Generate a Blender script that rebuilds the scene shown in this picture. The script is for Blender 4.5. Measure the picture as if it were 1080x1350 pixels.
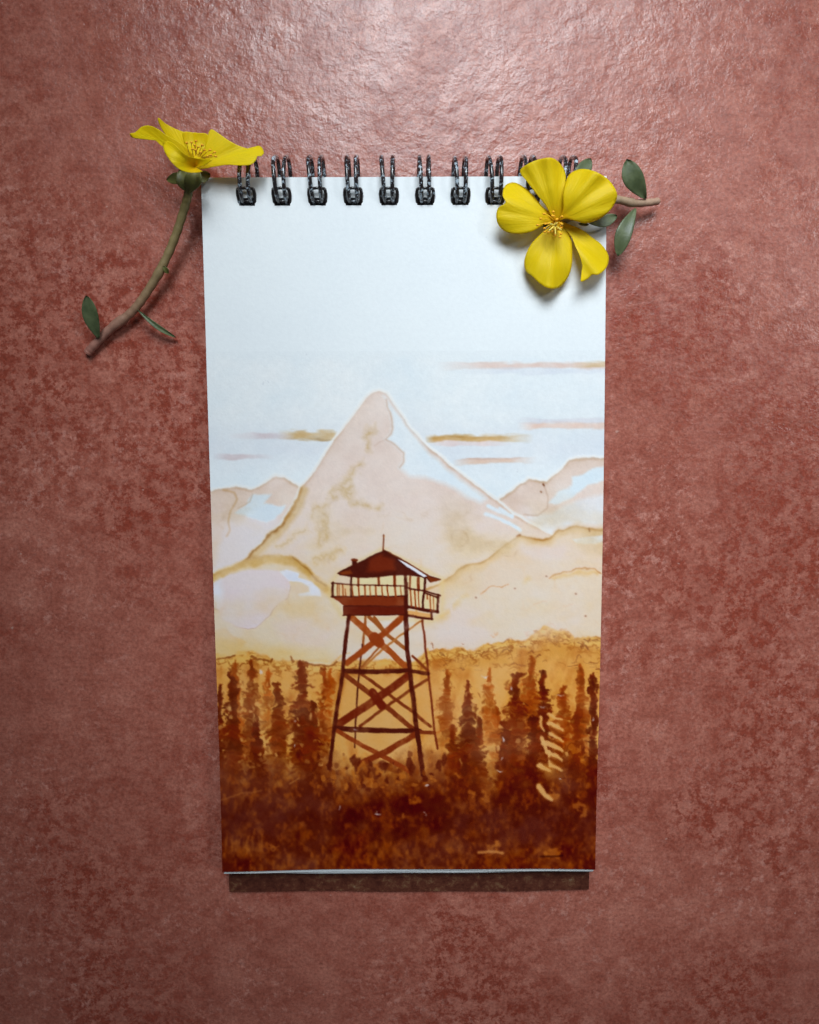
import bpy, bmesh, math, random
import numpy as np
from mathutils import Vector, Matrix

for o in list(bpy.data.objects): bpy.data.objects.remove(o)
SC = bpy.context.scene
COL = SC.collection

# ================================================================ camera, light, exposure
F, CX, CY, REFW = 915.0, 540.0, 675.0, 1080.0        # focal length and centre in 1080-wide sketch units
TILT = math.atan(.0515 * 915 / 512.2)                # the phone leans a little towards the pad's foot
ZP = .0066                                           # height of the painted sheet above the floor (metres)
D0 = F * .1 / 512.2
CAM = Vector((0, D0 * math.sin(TILT), ZP + D0 * math.cos(TILT)))
cd = bpy.data.cameras.new('camera'); cam = bpy.data.objects.new('camera', cd); COL.objects.link(cam)
cam.location = CAM; cam.rotation_euler = (-TILT, 0, 0)
cd.sensor_fit = 'HORIZONTAL'; cd.sensor_width = 36; cd.lens = F / REFW * 36
cd.clip_start = .005; cd.clip_end = 50
SC.camera = cam

w = bpy.data.worlds.new('World'); SC.world = w; w.use_nodes = True
bg = w.node_tree.nodes['Background']
bg.inputs[0].default_value = (.80, .92, 1.0, 1); bg.inputs[1].default_value = .07

def area(name, loc, target, sx, sy, power, color, spread=180):
    l = bpy.data.lights.new(name, 'AREA'); l.shape = 'RECTANGLE'; l.size = sx; l.size_y = sy
    l.energy = power; l.color = color; l.spread = math.radians(spread)
    o = bpy.data.objects.new(name, l); COL.objects.link(o); o.location = loc
    o.rotation_euler = (Vector(target) - Vector(loc)).to_track_quat('-Z', 'Y').to_euler()
    return o
area('window_light', (.05, .33, .39), (.062, .046, 0), .30, .25, .375, (.85, .95, 1.0), 48)
sl = bpy.data.lights.new('side_fill_spot', 'SPOT'); sl.energy = 65; sl.color = (.90, .97, 1.0)  # unseen spot added to brighten the right-hand side
sl.shadow_soft_size = .26; sl.spot_size = math.radians(12); sl.spot_blend = 1
so_ = bpy.data.objects.new('side_fill_spot', sl); COL.objects.link(so_); so_.location = (1.15, .46, 1.38)
so_.rotation_euler = (Vector((.060, .022, 0)) - so_.location).to_track_quat('-Z', 'Y').to_euler()

SC.view_settings.view_transform = 'Standard'; SC.view_settings.look = 'None'
SC.view_settings.exposure = 0; SC.view_settings.gamma = 1; SC.view_settings.use_curve_mapping = False

# ================================================================ helpers
ROT = Matrix.Rotation(-TILT, 3, 'X')
def at(u, v, z):
    """the point at height z that the sketch point (u, v) stands for"""
    d = ROT @ Vector(((u - CX) / F, -(v - CY) / F, -1))
    return CAM + d * ((z - CAM.z) / d.z)

def tag(o, label=None, cat=None, group=None, kind=None):
    if label: o['label'] = label
    if cat: o['category'] = cat
    if group: o['group'] = group
    if kind: o['kind'] = kind
    return o

def empty(name, loc):
    o = bpy.data.objects.new(name, None); COL.objects.link(o); o.location = loc; o.empty_display_size = .01
    bpy.context.view_layer.update()
    return o

def link(name, me, mats, parent=None, smooth=True):
    for m in (mats if isinstance(mats, (list, tuple)) else [mats]): me.materials.append(m)
    if smooth: me.polygons.foreach_set('use_smooth', [True] * len(me.polygons))
    o = bpy.data.objects.new(name, me); COL.objects.link(o)
    if parent is not None:
        o.parent = parent
        off = Vector((0, 0, 0)); p = parent
        while p is not None: off += p.location; p = p.parent
        me.transform(Matrix.Translation(-off))
    return o

def mesh(name, verts, faces):
    me = bpy.data.meshes.new(name); me.from_pydata([tuple(v) for v in verts], [], faces); me.update()
    return me

class MB:
    """collects shapes into one mesh"""
    def __init__(s): s.v, s.f, s.m = [], [], []
    def add(s, v, f, m=0):
        n = len(s.v); s.v += [tuple(p) for p in v]; s.f += [[i + n for i in q] for q in f]; s.m += [m] * len(f)
    def tube(s, pts, r, n=10, closed=False, m=0, squash=1.):
        pts = [Vector(p) for p in pts]; k = len(pts)
        rs = r if isinstance(r, (list, tuple)) else [r] * k
        V, Fc = [], []
        up = None
        for i, p in enumerate(pts):
            a = pts[(i - 1) % k] if closed or i else p; b = pts[(i + 1) % k] if closed or i < k - 1 else p
            t = (b - a).normalized()
            if up is None: up = t.orthogonal().normalized()
            up = (up - t * up.dot(t)).normalized(); sd = t.cross(up)
            for j in range(n):
                an = 2 * math.pi * j / n
                V.append(p + (up * math.cos(an) + sd * math.sin(an) * squash) * rs[i])
        for i in range(k if closed else k - 1):
            for j in range(n):
                a, b = i * n + j, i * n + (j + 1) % n
                c, d = ((i + 1) % k) * n + (j + 1) % n, ((i + 1) % k) * n + j
                Fc.append([a, b, c, d])
        if not closed:
            Fc.append(list(range(n))[::-1]); Fc.append([(k - 1) * n + j for j in range(n)])
        s.add(V, Fc, m)
    def ball(s, c, r, m=0, stretch=(1, 1, 1), n=8):
        c = Vector(c); V, Fc = [c + Vector((0, 0, r * stretch[2]))], []
        for i in range(1, n):
            for j in range(n):
                a, b = math.pi * i / n, 2 * math.pi * j / n
                V.append(c + Vector((r * math.sin(a) * math.cos(b) * stretch[0], r * math.sin(a) * math.sin(b) * stretch[1], r * math.cos(a) * stretch[2])))
        V.append(c - Vector((0, 0, r * stretch[2])))
        for j in range(n):
            Fc.append([0, 1 + j, 1 + (j + 1) % n])
            for i in range(n - 2): Fc.append([1 + i * n + j, 1 + (i + 1) * n + j, 1 + (i + 1) * n + (j + 1) % n, 1 + i * n + (j + 1) % n])
            e = 1 + (n - 2) * n; Fc.append([e + j, len(V) - 1, e + (j + 1) % n])
        s.add(V, Fc, m)
    def build(s, name, mats, parent=None, smooth=True):
        me = mesh(name, s.v, s.f); me.polygons.foreach_set('material_index', s.m)
        return link(name, me, mats, parent, smooth)

def spline(pts, per=6, closed=False):
    pts = [Vector(p) for p in pts]; n = len(pts); out = []
    for i in range(n if closed else n - 1):
        g = (lambda k: pts[k % n]) if closed else (lambda k: pts[max(0, min(n - 1, k))])
        p0, p1, p2, p3 = g(i - 1), g(i), g(i + 1), g(i + 2)
        for k in range(per):
            t = k / per
            out.append(.5 * ((2 * p1) + (p2 - p0) * t + (2 * p0 - 5 * p1 + 4 * p2 - p3) * t * t + (3 * p1 - p0 - 3 * p2 + p3) * t ** 3))
    if not closed: out.append(pts[-1])
    return out

# ================================================================ materials
def lin(c): c = c / 255.; return c / 12.92 if c <= .04045 else ((c + .055) / 1.055) ** 2.4
def srgb(r, g, b): return (lin(r), lin(g), lin(b), 1)

class Mat:
    def __init__(s, name, rough=.5, **kw):
        s.m = bpy.data.materials.new(name); s.m.use_nodes = True; s.t = s.m.node_tree; s.n = s.t.nodes
        s.b = s.n['Principled BSDF']; s.b.inputs['Roughness'].default_value = rough
        for k, v in kw.items(): s.b.inputs[k.replace('_', ' ')].default_value = v
        s.tc = s.n.new('ShaderNodeTexCoord')
    def L(s, a, b): s.t.links.new(a, b)
    def noise(s, scale, detail=5, rough=.55, dist=0., vec=None, out='Fac', stretch=None):
        nd = s.n.new('ShaderNodeTexNoise'); nd.inputs['Scale'].default_value = scale; nd.inputs['Detail'].default_value = detail
        nd.inputs['Roughness'].default_value = rough; nd.inputs['Distortion'].default_value = dist
        v = vec or s.tc.outputs['Object']
        if stretch:
            mp = s.n.new('ShaderNodeMapping'); mp.inputs['Scale'].default_value = stretch; s.L(v, mp.inputs[0]); v = mp.outputs[0]
        s.L(v, nd.inputs['Vector']); return nd.outputs[out]
    def ramp(s, fac, *stops):
        r = s.n.new('ShaderNodeValToRGB'); e = r.color_ramp.elements
        while len(e) < len(stops): e.new(.5)
        for k, (p, c) in enumerate(stops):
            e[k].position = p; e[k].color = c if isinstance(c, tuple) else (c, c, c, 1)
        s.L(fac, r.inputs[0]); return r.outputs[0]
    def mix(s, fac, a, b, mode='MIX'):
        x = s.n.new('ShaderNodeMix'); x.data_type = 'RGBA'; x.blend_type = mode
        for val, i in ((fac, 0), (a, 6), (b, 7)):
            if hasattr(val, 'links'): s.L(val, x.inputs[i])
            else: x.inputs[i].default_value = val
        return x.outputs[2]
    def math(s, op, a, b=0.):
        x = s.n.new('ShaderNodeMath'); x.operation = op
        for i, val in enumerate((a, b)):
            if hasattr(val, 'links'): s.L(val, x.inputs[i])
            else: x.inputs[i].default_value = val
        return x.outputs[0]
    def bump(s, h, strength, dist, normal=None):
        x = s.n.new('ShaderNodeBump'); x.inputs['Strength'].default_value = strength; x.inputs['Distance'].default_value = dist
        s.L(h, x.inputs['Height'])
        if normal is not None: s.L(normal, x.inputs['Normal'])
        return x.outputs[0]
    def col(s, c):
        if hasattr(c, 'links'): s.L(c, s.b.inputs['Base Color'])
        else: s.b.inputs['Base Color'].default_value = c
    def nrm(s, x): s.L(x, s.b.inputs['Normal'])
    def rgh(s, x): s.L(x, s.b.inputs['Roughness'])

# floor: mottled red oxide tile with a lumpy glaze
fm = Mat('red_oxide_tile', .36)
n1 = fm.noise(15, 5, .62, .3); n2 = fm.noise(110, 8, .74, .2); n3 = fm.noise(1100, 4, .7, .1); n4 = fm.noise(6, 3, .5, .3)
fm.b.inputs['Specular IOR Level'].default_value = .40
base = fm.ramp(n2, (.30, (.30, .074, .048, 1)), (.50, (.395, .122, .086, 1)), (.70, (.48, .174, .126, 1)))
c = fm.mix(1, base, fm.ramp(n4, (.34, (.80, .75, .74, 1)), (.64, (1.08, 1.10, 1.10, 1))), 'MULTIPLY')
grain = fm.ramp(fm.noise(270, 7, .80, .1), (.47, 0.), (.545, 1.))
clus = fm.ramp(n1, (.40, .10), (.57, .92))
c = fm.mix(fm.math('MULTIPLY', grain, clus), c, (.255, .042, .023, 1))
pale = fm.math('MULTIPLY', fm.ramp(fm.noise(330, 6, .78, .1), (.53, 0.), (.62, 1.)), fm.ramp(fm.noise(24, 4, .6), (.46, .1), (.6, .6)))
c = fm.mix(pale, c, (.56, .25, .20, 1))
c = fm.mix(1, c, fm.ramp(n3, (.30, (.70, .66, .65, 1)), (.5, (1, 1, 1, 1)), (.70, (1.25, 1.3, 1.3, 1))), 'MULTIPLY')
speck = fm.ramp(fm.noise(300, 2, .5), (.755, 0.), (.775, 1.))
c = fm.mix(fm.math('MULTIPLY', speck, .4), c, (.62, .40, .34, 1))
fm.col(c)
fm.rgh(fm.ramp(fm.noise(70, 5, .65, .5), (.35, .20), (.65, .36)))
b = fm.bump(fm.noise(62, 2, .5, .2), .13, .0012)
b = fm.bump(fm.noise(210, 5, .66, .1), .62, .0006, b)
fm.nrm(fm.bump(fm.noise(700, 2, .6), .25, .00010, b))
FLOOR = fm.m

PAPER_ALB = np.array((.80, .815, .83))
def paper(name, attr=False, tint=1., rough=.55):
    m = Mat(name, rough)
    if attr:
        a = m.n.new('ShaderNodeAttribute'); a.attribute_name = 'pigment'; c0 = a.outputs['Color']
    else: c0 = tuple(PAPER_ALB * tint) + (1,)
    f = m.ramp(m.noise(900, 4, .6), (.3, (.955, .955, .96, 1)), (.7, (1, 1, 1, 1)))
    c1 = m.mix(1, c0, f, 'MULTIPLY')
    c1 = m.mix(m.ramp(m.noise(340, 3, .6), (.735, 0.), (.76, .45)), c1, m.mix(1, c1, (.72, .72, .76, 1), 'MULTIPLY'))
    m.col(m.mix(1, c1, m.ramp(m.noise(30, 3, .5), (.3, (.95, .96, .975, 1)), (.7, (1, 1, 1, 1))), 'MULTIPLY'))
    m.nrm(m.bump(m.noise(1500, 3, .6), .42 if attr else .25, .00010, m.bump(m.noise(45, 2, .5), .16, .0015)))
    if attr:                                        # thick dried coffee is glossier than bare paper
        s = m.n.new('ShaderNodeSeparateColor'); m.L(a.outputs['Color'], s.inputs[0])
        m.rgh(m.ramp(s.outputs[2], (.02, .40), (.5, .55)))
        m.b.inputs['Specular IOR Level'].default_value = .12
    return m.m
PAPER, PAINTED, EDGE_PAPER = paper('sketch_paper'), paper('coffee_washed_paper', True), paper('page_edges', tint=.86)
cv = Mat('dark_card', .33)
cv.col(cv.ramp(cv.noise(420, 6, .75, .3), (.35, (.060, .013, .008, 1)), (.54, (.115, .032, .018, 1)), (.68, (.20, .10, .05, 1)), (.76, (.50, .45, .40, 1))))  # palest flecks are glints painted into the card colour
cv.b.inputs['Specular IOR Level'].default_value = .3
cv.nrm(cv.bump(cv.noise(500, 3, .6, .3, stretch=(1, 3, 1)), .4, .0003)); CARD = cv.m
wr = Mat('black_coated_wire', .24, Metallic=0.)
chip_glint = wr.ramp(wr.noise(800, 4, .75, .6), (.54, 0.), (.60, 1.))
wr.col(wr.mix(chip_glint, (.020, .013, .014, 1), (.48, .56, .64, 1)))  # bluish chips double as highlights painted into the wire colour
wr.b.inputs['Coat Weight'].default_value = .6; wr.b.inputs['Coat Roughness'].default_value = .15
wr.nrm(wr.bump(wr.noise(1200, 3, .6), .3, .0001)); WIRE = wr.m

bt = Mat('black_wire_tip', .3); bt.col(bt.mix(bt.ramp(bt.noise(700, 3, .6), (.60, 0.), (.66, .8)), (.017, .011, .011, 1), (.36, .42, .48, 1))); bt.b.inputs['Coat Weight'].default_value = .5; TIP = bt.m

def petal_mat(name, c0, c1):
    m = Mat(name, .5)
    uv = m.tc.outputs['UV']
    vein = m.noise(1., 3, .6, 0, uv, stretch=(46, 2.2, 1))
    sep = m.n.new('ShaderNodeSeparateXYZ'); m.L(uv, sep.inputs[0])
    c2 = m.ramp(vein, (.3, c0), (.7, c1))
    m.col(m.mix(m.ramp(sep.outputs[1], (.0, .75), (.3, 0.)), c2, (.78, .40, .004, 1)))
    m.nrm(m.bump(vein, .38, .0005, m.bump(m.noise(260, 2, .5), .25, .0006)))
    tr = m.n.new('ShaderNodeBsdfTranslucent'); m.L(c2, tr.inputs[0])
    mx = m.n.new('ShaderNodeMixShader'); mx.inputs[0].default_value = .36
    m.L(m.b.outputs[0], mx.inputs[1]); m.L(tr.outputs[0], mx.inputs[2]); m.L(mx.outputs[0], m.n['Material Output'].inputs[0])
    m.b.inputs['Specular IOR Level'].default_value = .25
    return m.m
PETAL = petal_mat('yellow_petal', (.88, .65, .004, 1), (.92, .70, .008, 1))
LIT_PETAL = petal_mat('window_lit_petal', (.92, .70, .003, 1), (.94, .74, .005, 1))  # lit copy: window light on the left flower put into the yellow
def simple(name, c0, c1, scale, rough=.5, bump=.3, **kw):
    m = Mat(name, rough, **kw); m.col(m.ramp(m.noise(scale, 4, .6), (.35, c0), (.68, c1)))
    m.nrm(m.bump(m.noise(scale * 3, 3, .6), bump, .0003)); return m.m
ANTHER = simple('orange_anther', (.86, .36, .006, 1), (.92, .48, .01, 1), 900, .7)
FILAMENT = simple('yellow_filament', (.86, .50, .01, 1), (.92, .60, .02, 1), 600)
PISTIL = simple('pale_pistil', (.80, .58, .06, 1), (.86, .68, .16, 1), 600)
LEAF = simple('fleshy_leaf', (.060, .080, .032, 1), (.12, .145, .066, 1), 260, .42)
SEPAL = simple('green_sepal', (.085, .085, .018, 1), (.15, .145, .035, 1), 300, .5)
def stem_mat(name, *stops):
    st = Mat(name, .5)
    uvz = st.n.new('ShaderNodeSeparateXYZ'); st.L(st.tc.outputs['UV'], uvz.inputs[0])
    st.col(st.mix(.7, st.ramp(uvz.outputs[0], *stops), st.ramp(st.noise(500, 4, .6), (.3, (.7, .7, .7, 1)), (.7, (1.15, 1.15, 1.15, 1))), 'MULTIPLY'))
    st.nrm(st.bump(st.noise(700, 3, .6), .4, .0002)); return st.m
STEM = stem_mat('olive_to_pink_stem', (.0, (.17, .145, .035, 1)), (.45, (.27, .185, .085, 1)), (.8, (.37, .175, .13, 1)), (1., (.34, .12, .09, 1)))
PALE_STEM = stem_mat('pale_stem', (.0, (.30, .24, .10, 1)), (.6, (.40, .28, .17, 1)), (1., (.46, .27, .19, 1)))

# ================================================================ the floor
fl = MB(); S = 1.6
fl.add([(-S, -S, 0), (S, -S, 0), (S, S, 0), (-S, S, 0)], [[0, 1, 2, 3]])
tag(fl.build('floor', FLOOR, None, False), kind='structure')
# ---------------------------------------------------------------- the coffee-wash painting, as pigment colours
PX0, PY0, PW, PH = 255, 440, 560, 720          # patch of sheet (in sketch units) that carries paint
rng = np.random.default_rng(7)
GX, GY = np.meshgrid(np.arange(PW) + PX0 + .5, np.arange(PH) + PY0 + .5)

def vnoise(sx, sy, seed):
    r = np.random.default_rng(seed)
    nx, ny = int(PW / sx) + 3, int(PH / sy) + 3
    g = r.random((ny, nx))
    fx, fy = np.arange(PW) / sx, np.arange(PH) / sy
    ix, iy = fx.astype(int), fy.astype(int)
    tx, ty = fx - ix, fy - iy
    tx = tx * tx * (3 - 2 * tx); ty = (ty * ty * (3 - 2 * ty))[:, None]
    a = g[iy][:, ix] * (1 - tx) + g[iy][:, ix + 1] * tx
    b = g[iy + 1][:, ix] * (1 - tx) + g[iy + 1][:, ix + 1] * tx
    return a * (1 - ty) + b * ty

FB = {}
def fbm(sx, sy, seed, octv=4):
    if (sx, sy, seed, octv) in FB: return FB[sx, sy, seed, octv]
    out = FB[sx, sy, seed, octv] = fbm_new(sx, sy, seed, octv)
    return out
def fbm_new(sx, sy, seed, octv):
    out, amp, tot = 0, 1., 0
    for k in range(octv):
        out = out + amp * vnoise(max(sx / 2 ** k, 1.01), max(sy / 2 ** k, 1.01), seed * 31 + k)
        tot += amp; amp *= .55
    return out / tot

WX = (fbm(16, 16, 1) - .5) * 7
WY = (fbm(16, 16, 2) - .5) * 7
VX = (fbm(8, 8, 4, 3) - .5) * 9          # a livelier wobble for the brushed trees
VY = (fbm(8, 8, 6, 3) - .5) * 9

def seg_dist(X, Y, pts, closed):
    d = np.full(X.shape, 1e9)
    n = len(pts)
    for i in range(n if closed else n - 1):
        ax, ay = pts[i]; bx, by = pts[(i + 1) % n]
        vx, vy = bx - ax, by - ay
        L = vx * vx + vy * vy + 1e-9
        t = np.clip(((X - ax) * vx + (Y - ay) * vy) / L, 0, 1)
        d = np.minimum(d, (X - ax - t * vx) ** 2 + (Y - ay - t * vy) ** 2)
    return np.sqrt(d)

def region(pts, pad):
    xs = [p[0] for p in pts]; ys = [p[1] for p in pts]
    x0 = max(int(min(xs) - pad) - PX0, 0); x1 = min(int(max(xs) + pad) + 1 - PX0, PW)
    y0 = max(int(min(ys) - pad) - PY0, 0); y1 = min(int(max(ys) + pad) + 1 - PY0, PH)
    return slice(y0, max(y1, y0)), slice(x0, max(x1, x0))

def sdf(pts, wob=1., pad=14):
    """signed distance (+ inside) in a window round the polygon"""
    R = region(pts, pad)
    X = GX[R] + WX[R] * wob; Y = GY[R] + WY[R] * wob
    ins = np.zeros(X.shape, bool)
    n = len(pts)
    for i in range(n):
        ax, ay = pts[i]; bx, by = pts[(i + 1) % n]
        if ay == by: continue
        c = ((ay > Y) != (by > Y)) & (X < (bx - ax) * (Y - ay) / (by - ay) + ax)
        ins ^= c
    d = seg_dist(X, Y, pts, True)
    return R, np.where(ins, d, -d)

IMG = np.empty((PH, PW, 3)); IMG[:] = (226, 237, 245)

def mix(R, col, m):
    m = np.clip(m, 0, 1)[..., None]
    IMG[R] = IMG[R] * (1 - m) + np.array(col, float) * m

def wash(pts, col, soft=2.2, wob=1., op=1., edge=None, ew=1.6, eop=.5, vary=.25, seed=3, halo=0):
    R, s = sdf(pts, wob)
    if halo: mix(R, (246, 250, 252), np.exp(-((s + 2.2) / 1.8) ** 2) * halo)
    n = fbm(40, 34, seed)[R]
    mix(R, col, np.clip(s / soft + .5, 0, 1) * op * np.clip(1 - vary + 2 * vary * n, 0, 1))
    if edge is not None:
        mix(R, edge, np.exp(-np.abs(s) / 11) * (s > -1) * .26 * np.clip(fbm(36, 30, seed + 90)[R] * 2.6 - .6, 0, 1))
        e = fbm(22, 22, seed + 50)[R]
        mix(R, edge, np.exp(-((s - ew * .6) / ew) ** 2) * eop * np.clip(e * 2.2 - .35, .1, 1))

def stroke(pts, w, col, op=1., soft=1., wob=.5, w2=None, grain=0., seed=9, viv=0.):
    R = region(pts, w + 10)
    X = GX[R] + WX[R] * wob + VX[R] * viv; Y = GY[R] + WY[R] * wob + VY[R] * viv
    if X.size == 0: return
    d = seg_dist(X, Y, pts, False)
    if w2 is not None:
        (ax, ay), (bx, by) = pts[0], pts[-1]
        L = (bx - ax) ** 2 + (by - ay) ** 2 + 1e-9
        t = np.clip(((X - ax) * (bx - ax) + (Y - ay) * (by - ay)) / L, 0, 1)
        ww = w + (w2 - w) * t
    else: ww = w
    m = np.clip((ww / 2 - d) / soft + .5, 0, 1) * op
    if grain: m = m * np.clip(1 - grain + 2 * grain * fbm(9, 9, seed)[R], 0, 1)
    mix(R, col, m)

def c5(*p): return [(260 + x / 3.857, 450 + y / 3.857) for x, y in p]
def c6(*p): return [(530 + x / 3.857, 450 + y / 3.857) for x, y in p]
def c7(*p): return [(420 + x / 6., 690 + y / 6.) for x, y in p]
def c8(*p): return [(420 + x / 6., 840 + y / 6.) for x, y in p]
def cl(*p): return [(270 + x / 6., 740 + y / 6.) for x, y in p]      # left hill
def cr(*p): return [(560 + x / 4.5, 740 + y / 4.5) for x, y in p]    # right hill
def cb(*p): return [(610 + x / 5.626, 940 + y / 5.626) for x, y in p]
ALL = (slice(None), slice(None))

# --- sky: faint lavender wash and the brushed clouds
mix(ALL, (208, 216, 232), np.exp(-((GY - 592 - WY) / 34) ** 2) * (.25 + .5 * fbm(70, 14, 5)) * .7)
mix(ALL, (226, 238, 247), np.exp(-((GY - 640) / 26) ** 2) * .6)
def cloud(x0, x1, y, h, col, op, fadeL, fadeR, seed, lean=0., top=None):
    n = fbm(26, 5, seed) - .5
    yy = GY - y - lean * (GX - x0) + n * h * .9
    m = np.clip((h / 2 - np.abs(yy)) / (h * .22) + .5, 0, 1)
    m = m * np.clip((GX - x0) / fadeL, 0, 1) * np.clip((x1 - GX) / fadeR, 0, 1) * (.55 + .8 * fbm(18, 6, seed + 7))
    mix(ALL, col, m * op)
    if top is not None:
        e = np.exp(-((yy - top[1] * h / 2) / 1.3) ** 2) * np.clip((GX - x0) / fadeL, 0, 1) * np.clip((x1 - GX) / fadeR, 0, 1)
        mix(ALL, top[0], e * .55 * np.clip(2 * fbm(14, 8, seed + 3) - .3, 0, 1))
cloud(575, 830, 482, 9, (222, 203, 197), .95, 70, 5, 11)
cloud(752, 830, 481, 8, (203, 176, 134), .8, 30, 5, 12, top=((176, 140, 92), .6))
cloud(600, 830, 489, 8, (208, 216, 232), .5, 60, 5, 13)
cloud(682, 830, 561, 9, (227, 204, 194), .95, 24, 5, 14)
cloud(678, 830, 555, 6, (208, 208, 220), .5, 24, 5, 15)
cloud(560, 704, 578, 9, (200, 160, 98), 1., 12, 60, 16, top=((164, 118, 52), -.5))
cloud(565, 680, 584, 6, (226, 206, 206), .7, 20, 40, 17)
cloud(596, 708, 609, 8, (222, 198, 184), .95, 24, 36, 18, lean=-.03, top=((182, 142, 130), -.8))
cloud(366, 446, 574, 13, (202, 172, 122), 1., 24, 5, 19, top=((150, 126, 92), .8))
cloud(300, 390, 575, 8, (206, 188, 194), .6, 50, 24, 20)
cloud(280, 362, 602, 7, (206, 190, 196), .75, 24, 40, 21)

# --- far right and far left ranges
PINK = (226, 211, 205)
wash(c6((470, 815), (550, 775), (650, 700), (700, 705), (740, 715), (800, 660), (860, 605), (920, 595), (1100, 600), (1100, 1060), (700, 1040), (560, 900)),
     (224, 208, 201), edge=(186, 152, 118), eop=.55, halo=.8, seed=22)
wash(c6((640, 890), (760, 880), (850, 820), (1100, 760), (1100, 950), (900, 920), (800, 950), (740, 985), (690, 950)), (220, 229, 240), soft=7, seed=23, op=.8)
wash(c6((738, 825), (800, 770), (870, 735), (868, 690), (1100, 610), (1100, 690), (950, 730), (870, 790), (800, 825)), (216, 232, 244), soft=3, seed=24)
stroke(c6((725, 735), (742, 790), (736, 850), (690, 886), (620, 882)), 1.5, (188, 156, 136), op=.7, soft=1.5)
stroke(c6((720, 725), (725, 732)), 2.2, (120, 70, 40)); stroke(c6((706, 762), (710, 766)), 1.8, (140, 90, 60))
wash(c5((20, 775), (75, 765), (130, 755), (200, 740), (280, 755), (340, 720), (400, 680), (440, 690), (480, 720), (530, 745), (640, 760), (500, 1190), (20, 1190)),
     (226, 211, 204), edge=(190, 156, 124), eop=.5, halo=.8, seed=25)
wash(c5((165, 900), (260, 830), (420, 880), (380, 980), (250, 1120), (90, 1170), (110, 1040)), (230, 225, 231), soft=9, op=.9, seed=26)
wash(c5((285, 775), (375, 778), (340, 828), (452, 832), (430, 872), (355, 925), (290, 900), (190, 880), (250, 830)), (216, 231, 244), soft=3, seed=27)
stroke(c5((135, 755), (190, 770), (204, 800), (170, 860), (158, 920), (165, 960), (150, 990)), 2.2, (196, 160, 118), op=.75, soft=2.5)
stroke(c5((205, 850), (270, 815), (285, 775)), 1.3, (190, 156, 126), op=.6, soft=1.5)

# --- the big peak
PEAK = c5((20, 1210), (80, 1185), (240, 1130), (350, 1010), (430, 930), (500, 830), (530, 745), (600, 660), (700, 500), (780, 400), (860, 290), (900, 258), (925, 252), (960, 265), (1020, 350), (1080, 440))
PEAK += c6((120, 530), (280, 660), (400, 750), (480, 810), (560, 880), (650, 930), (760, 985), (760, 1300), (0, 1400)) + [(281, 860)]
wash(PEAK, PINK, wob=.5, edge=(196, 160, 132), ew=1.2, eop=.5, halo=1., vary=.08, seed=30)
R, s = sdf(PEAK, .6)
mix(R, (222, 206, 180), np.clip((GY[R] - 660) / 90, 0, 1) * (s > 0) * .7 * np.clip(1.6 * fbm(44, 30, 31)[R] - .1, 0, 1))
SNOW = c5((962, 292), (985, 380), (993, 430), (985, 465), (958, 500), (1000, 520), (1050, 566), (1052, 605), (1030, 640)) + c6((40, 690), (120, 690), (220, 722), (330, 790), (404, 818), (432, 796), (300, 700), (150, 575), (60, 470), (-40, 340), (-95, 275))
wash(SNOW, (224, 236, 246), soft=8, wob=.7, seed=32, vary=.08)
stroke(c5((962, 295), (986, 390), (993, 440), (985, 465), (958, 500), (1002, 522), (1050, 566), (1050, 610), (1030, 640)), 1.5, (198, 162, 138), op=.8, soft=1.6, wob=.7)
stroke(c5((960, 500), (930, 515), (905, 535)), 1.2, (206, 176, 160), op=.6, soft=1.5)
for p, w in ((((438, 835), (500, 868), (560, 886)), 4.5), (((430, 876), (500, 905), (602, 958)), 5.), (((500, 850), (560, 892)), 4)):
    stroke(c6(*p), w, (219, 234, 246), soft=2)
for p in (((840, 640), (780, 665), (755, 705), (765, 770), (790, 800)), ((740, 750), (690, 745), (680, 790), (715, 800)), ((655, 840), (605, 870), (600, 900)), ((650, 880), (640, 950), (610, 1020)), ((870, 450), (860, 520), (880, 560)), ((800, 830), (870, 840), (930, 830)), ((560, 950), (480, 1000), (420, 1040)), ((600, 1110), (680, 1095), (740, 1060))):
    stroke(c5(*p), 9, (206, 180, 136), op=.55, soft=9, wob=2., viv=1.6, grain=.6)
    stroke(c5(*p), 2.2, (192, 160, 106), op=.4, soft=3, wob=2., viv=1.6, grain=.9)
EDGE = c5((530, 750), (505, 830), (440, 920), (352, 1010), (240, 1130), (160, 1160), (60, 1195))
stroke([(x + 4, y + 2) for x, y in EDGE], 11, (204, 172, 118), op=.75, soft=6, wob=1., grain=.3)
stroke(EDGE, 4.5, (180, 134, 72), op=.8, soft=3, wob=1.2, grain=.4)
stroke(EDGE[2:], 2, (140, 92, 42), op=.7, soft=1.5, wob=1.3, grain=.7)

# --- near left hill
wash(cl((-40, 150), (60, 130), (230, 45), (360, -20), (560, -45), (700, -30), (790, 20), (850, 90), (960, 190), (1040, 250), (1200, 340), (1200, 800), (-40, 800)),
     (222, 206, 182), edge=(180, 134, 70), ew=2.5, eop=.7, seed=33)
stroke(cl((60, 135), (200, 60), (380, 20), (560, -5), (700, 0), (790, 50), (860, 130), (960, 210), (1010, 260)), 10, (200, 162, 92), op=.8, soft=5, wob=1.1, grain=.3)
stroke(cl((700, -28), (800, 40), (860, 120), (960, 185)), 1.6, (140, 92, 44), op=.6, soft=1.5, wob=1.2, grain=.5)
wash(cl((40, 190), (120, 140), (200, 100), (380, 65), (580, 75), (660, 130), (682, 200), (660, 290), (600, 320), (540, 390), (520, 430), (400, 525), (340, 535), (240, 515), (140, 465), (115, 390), (80, 375), (40, 370)),
     (223, 211, 217), soft=2, wob=.5, vary=.05, seed=34)
wash(cl((40, 190), (120, 140), (150, 240), (110, 370), (40, 370)), (216, 224, 240), soft=10, op=.7, seed=36)
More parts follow.
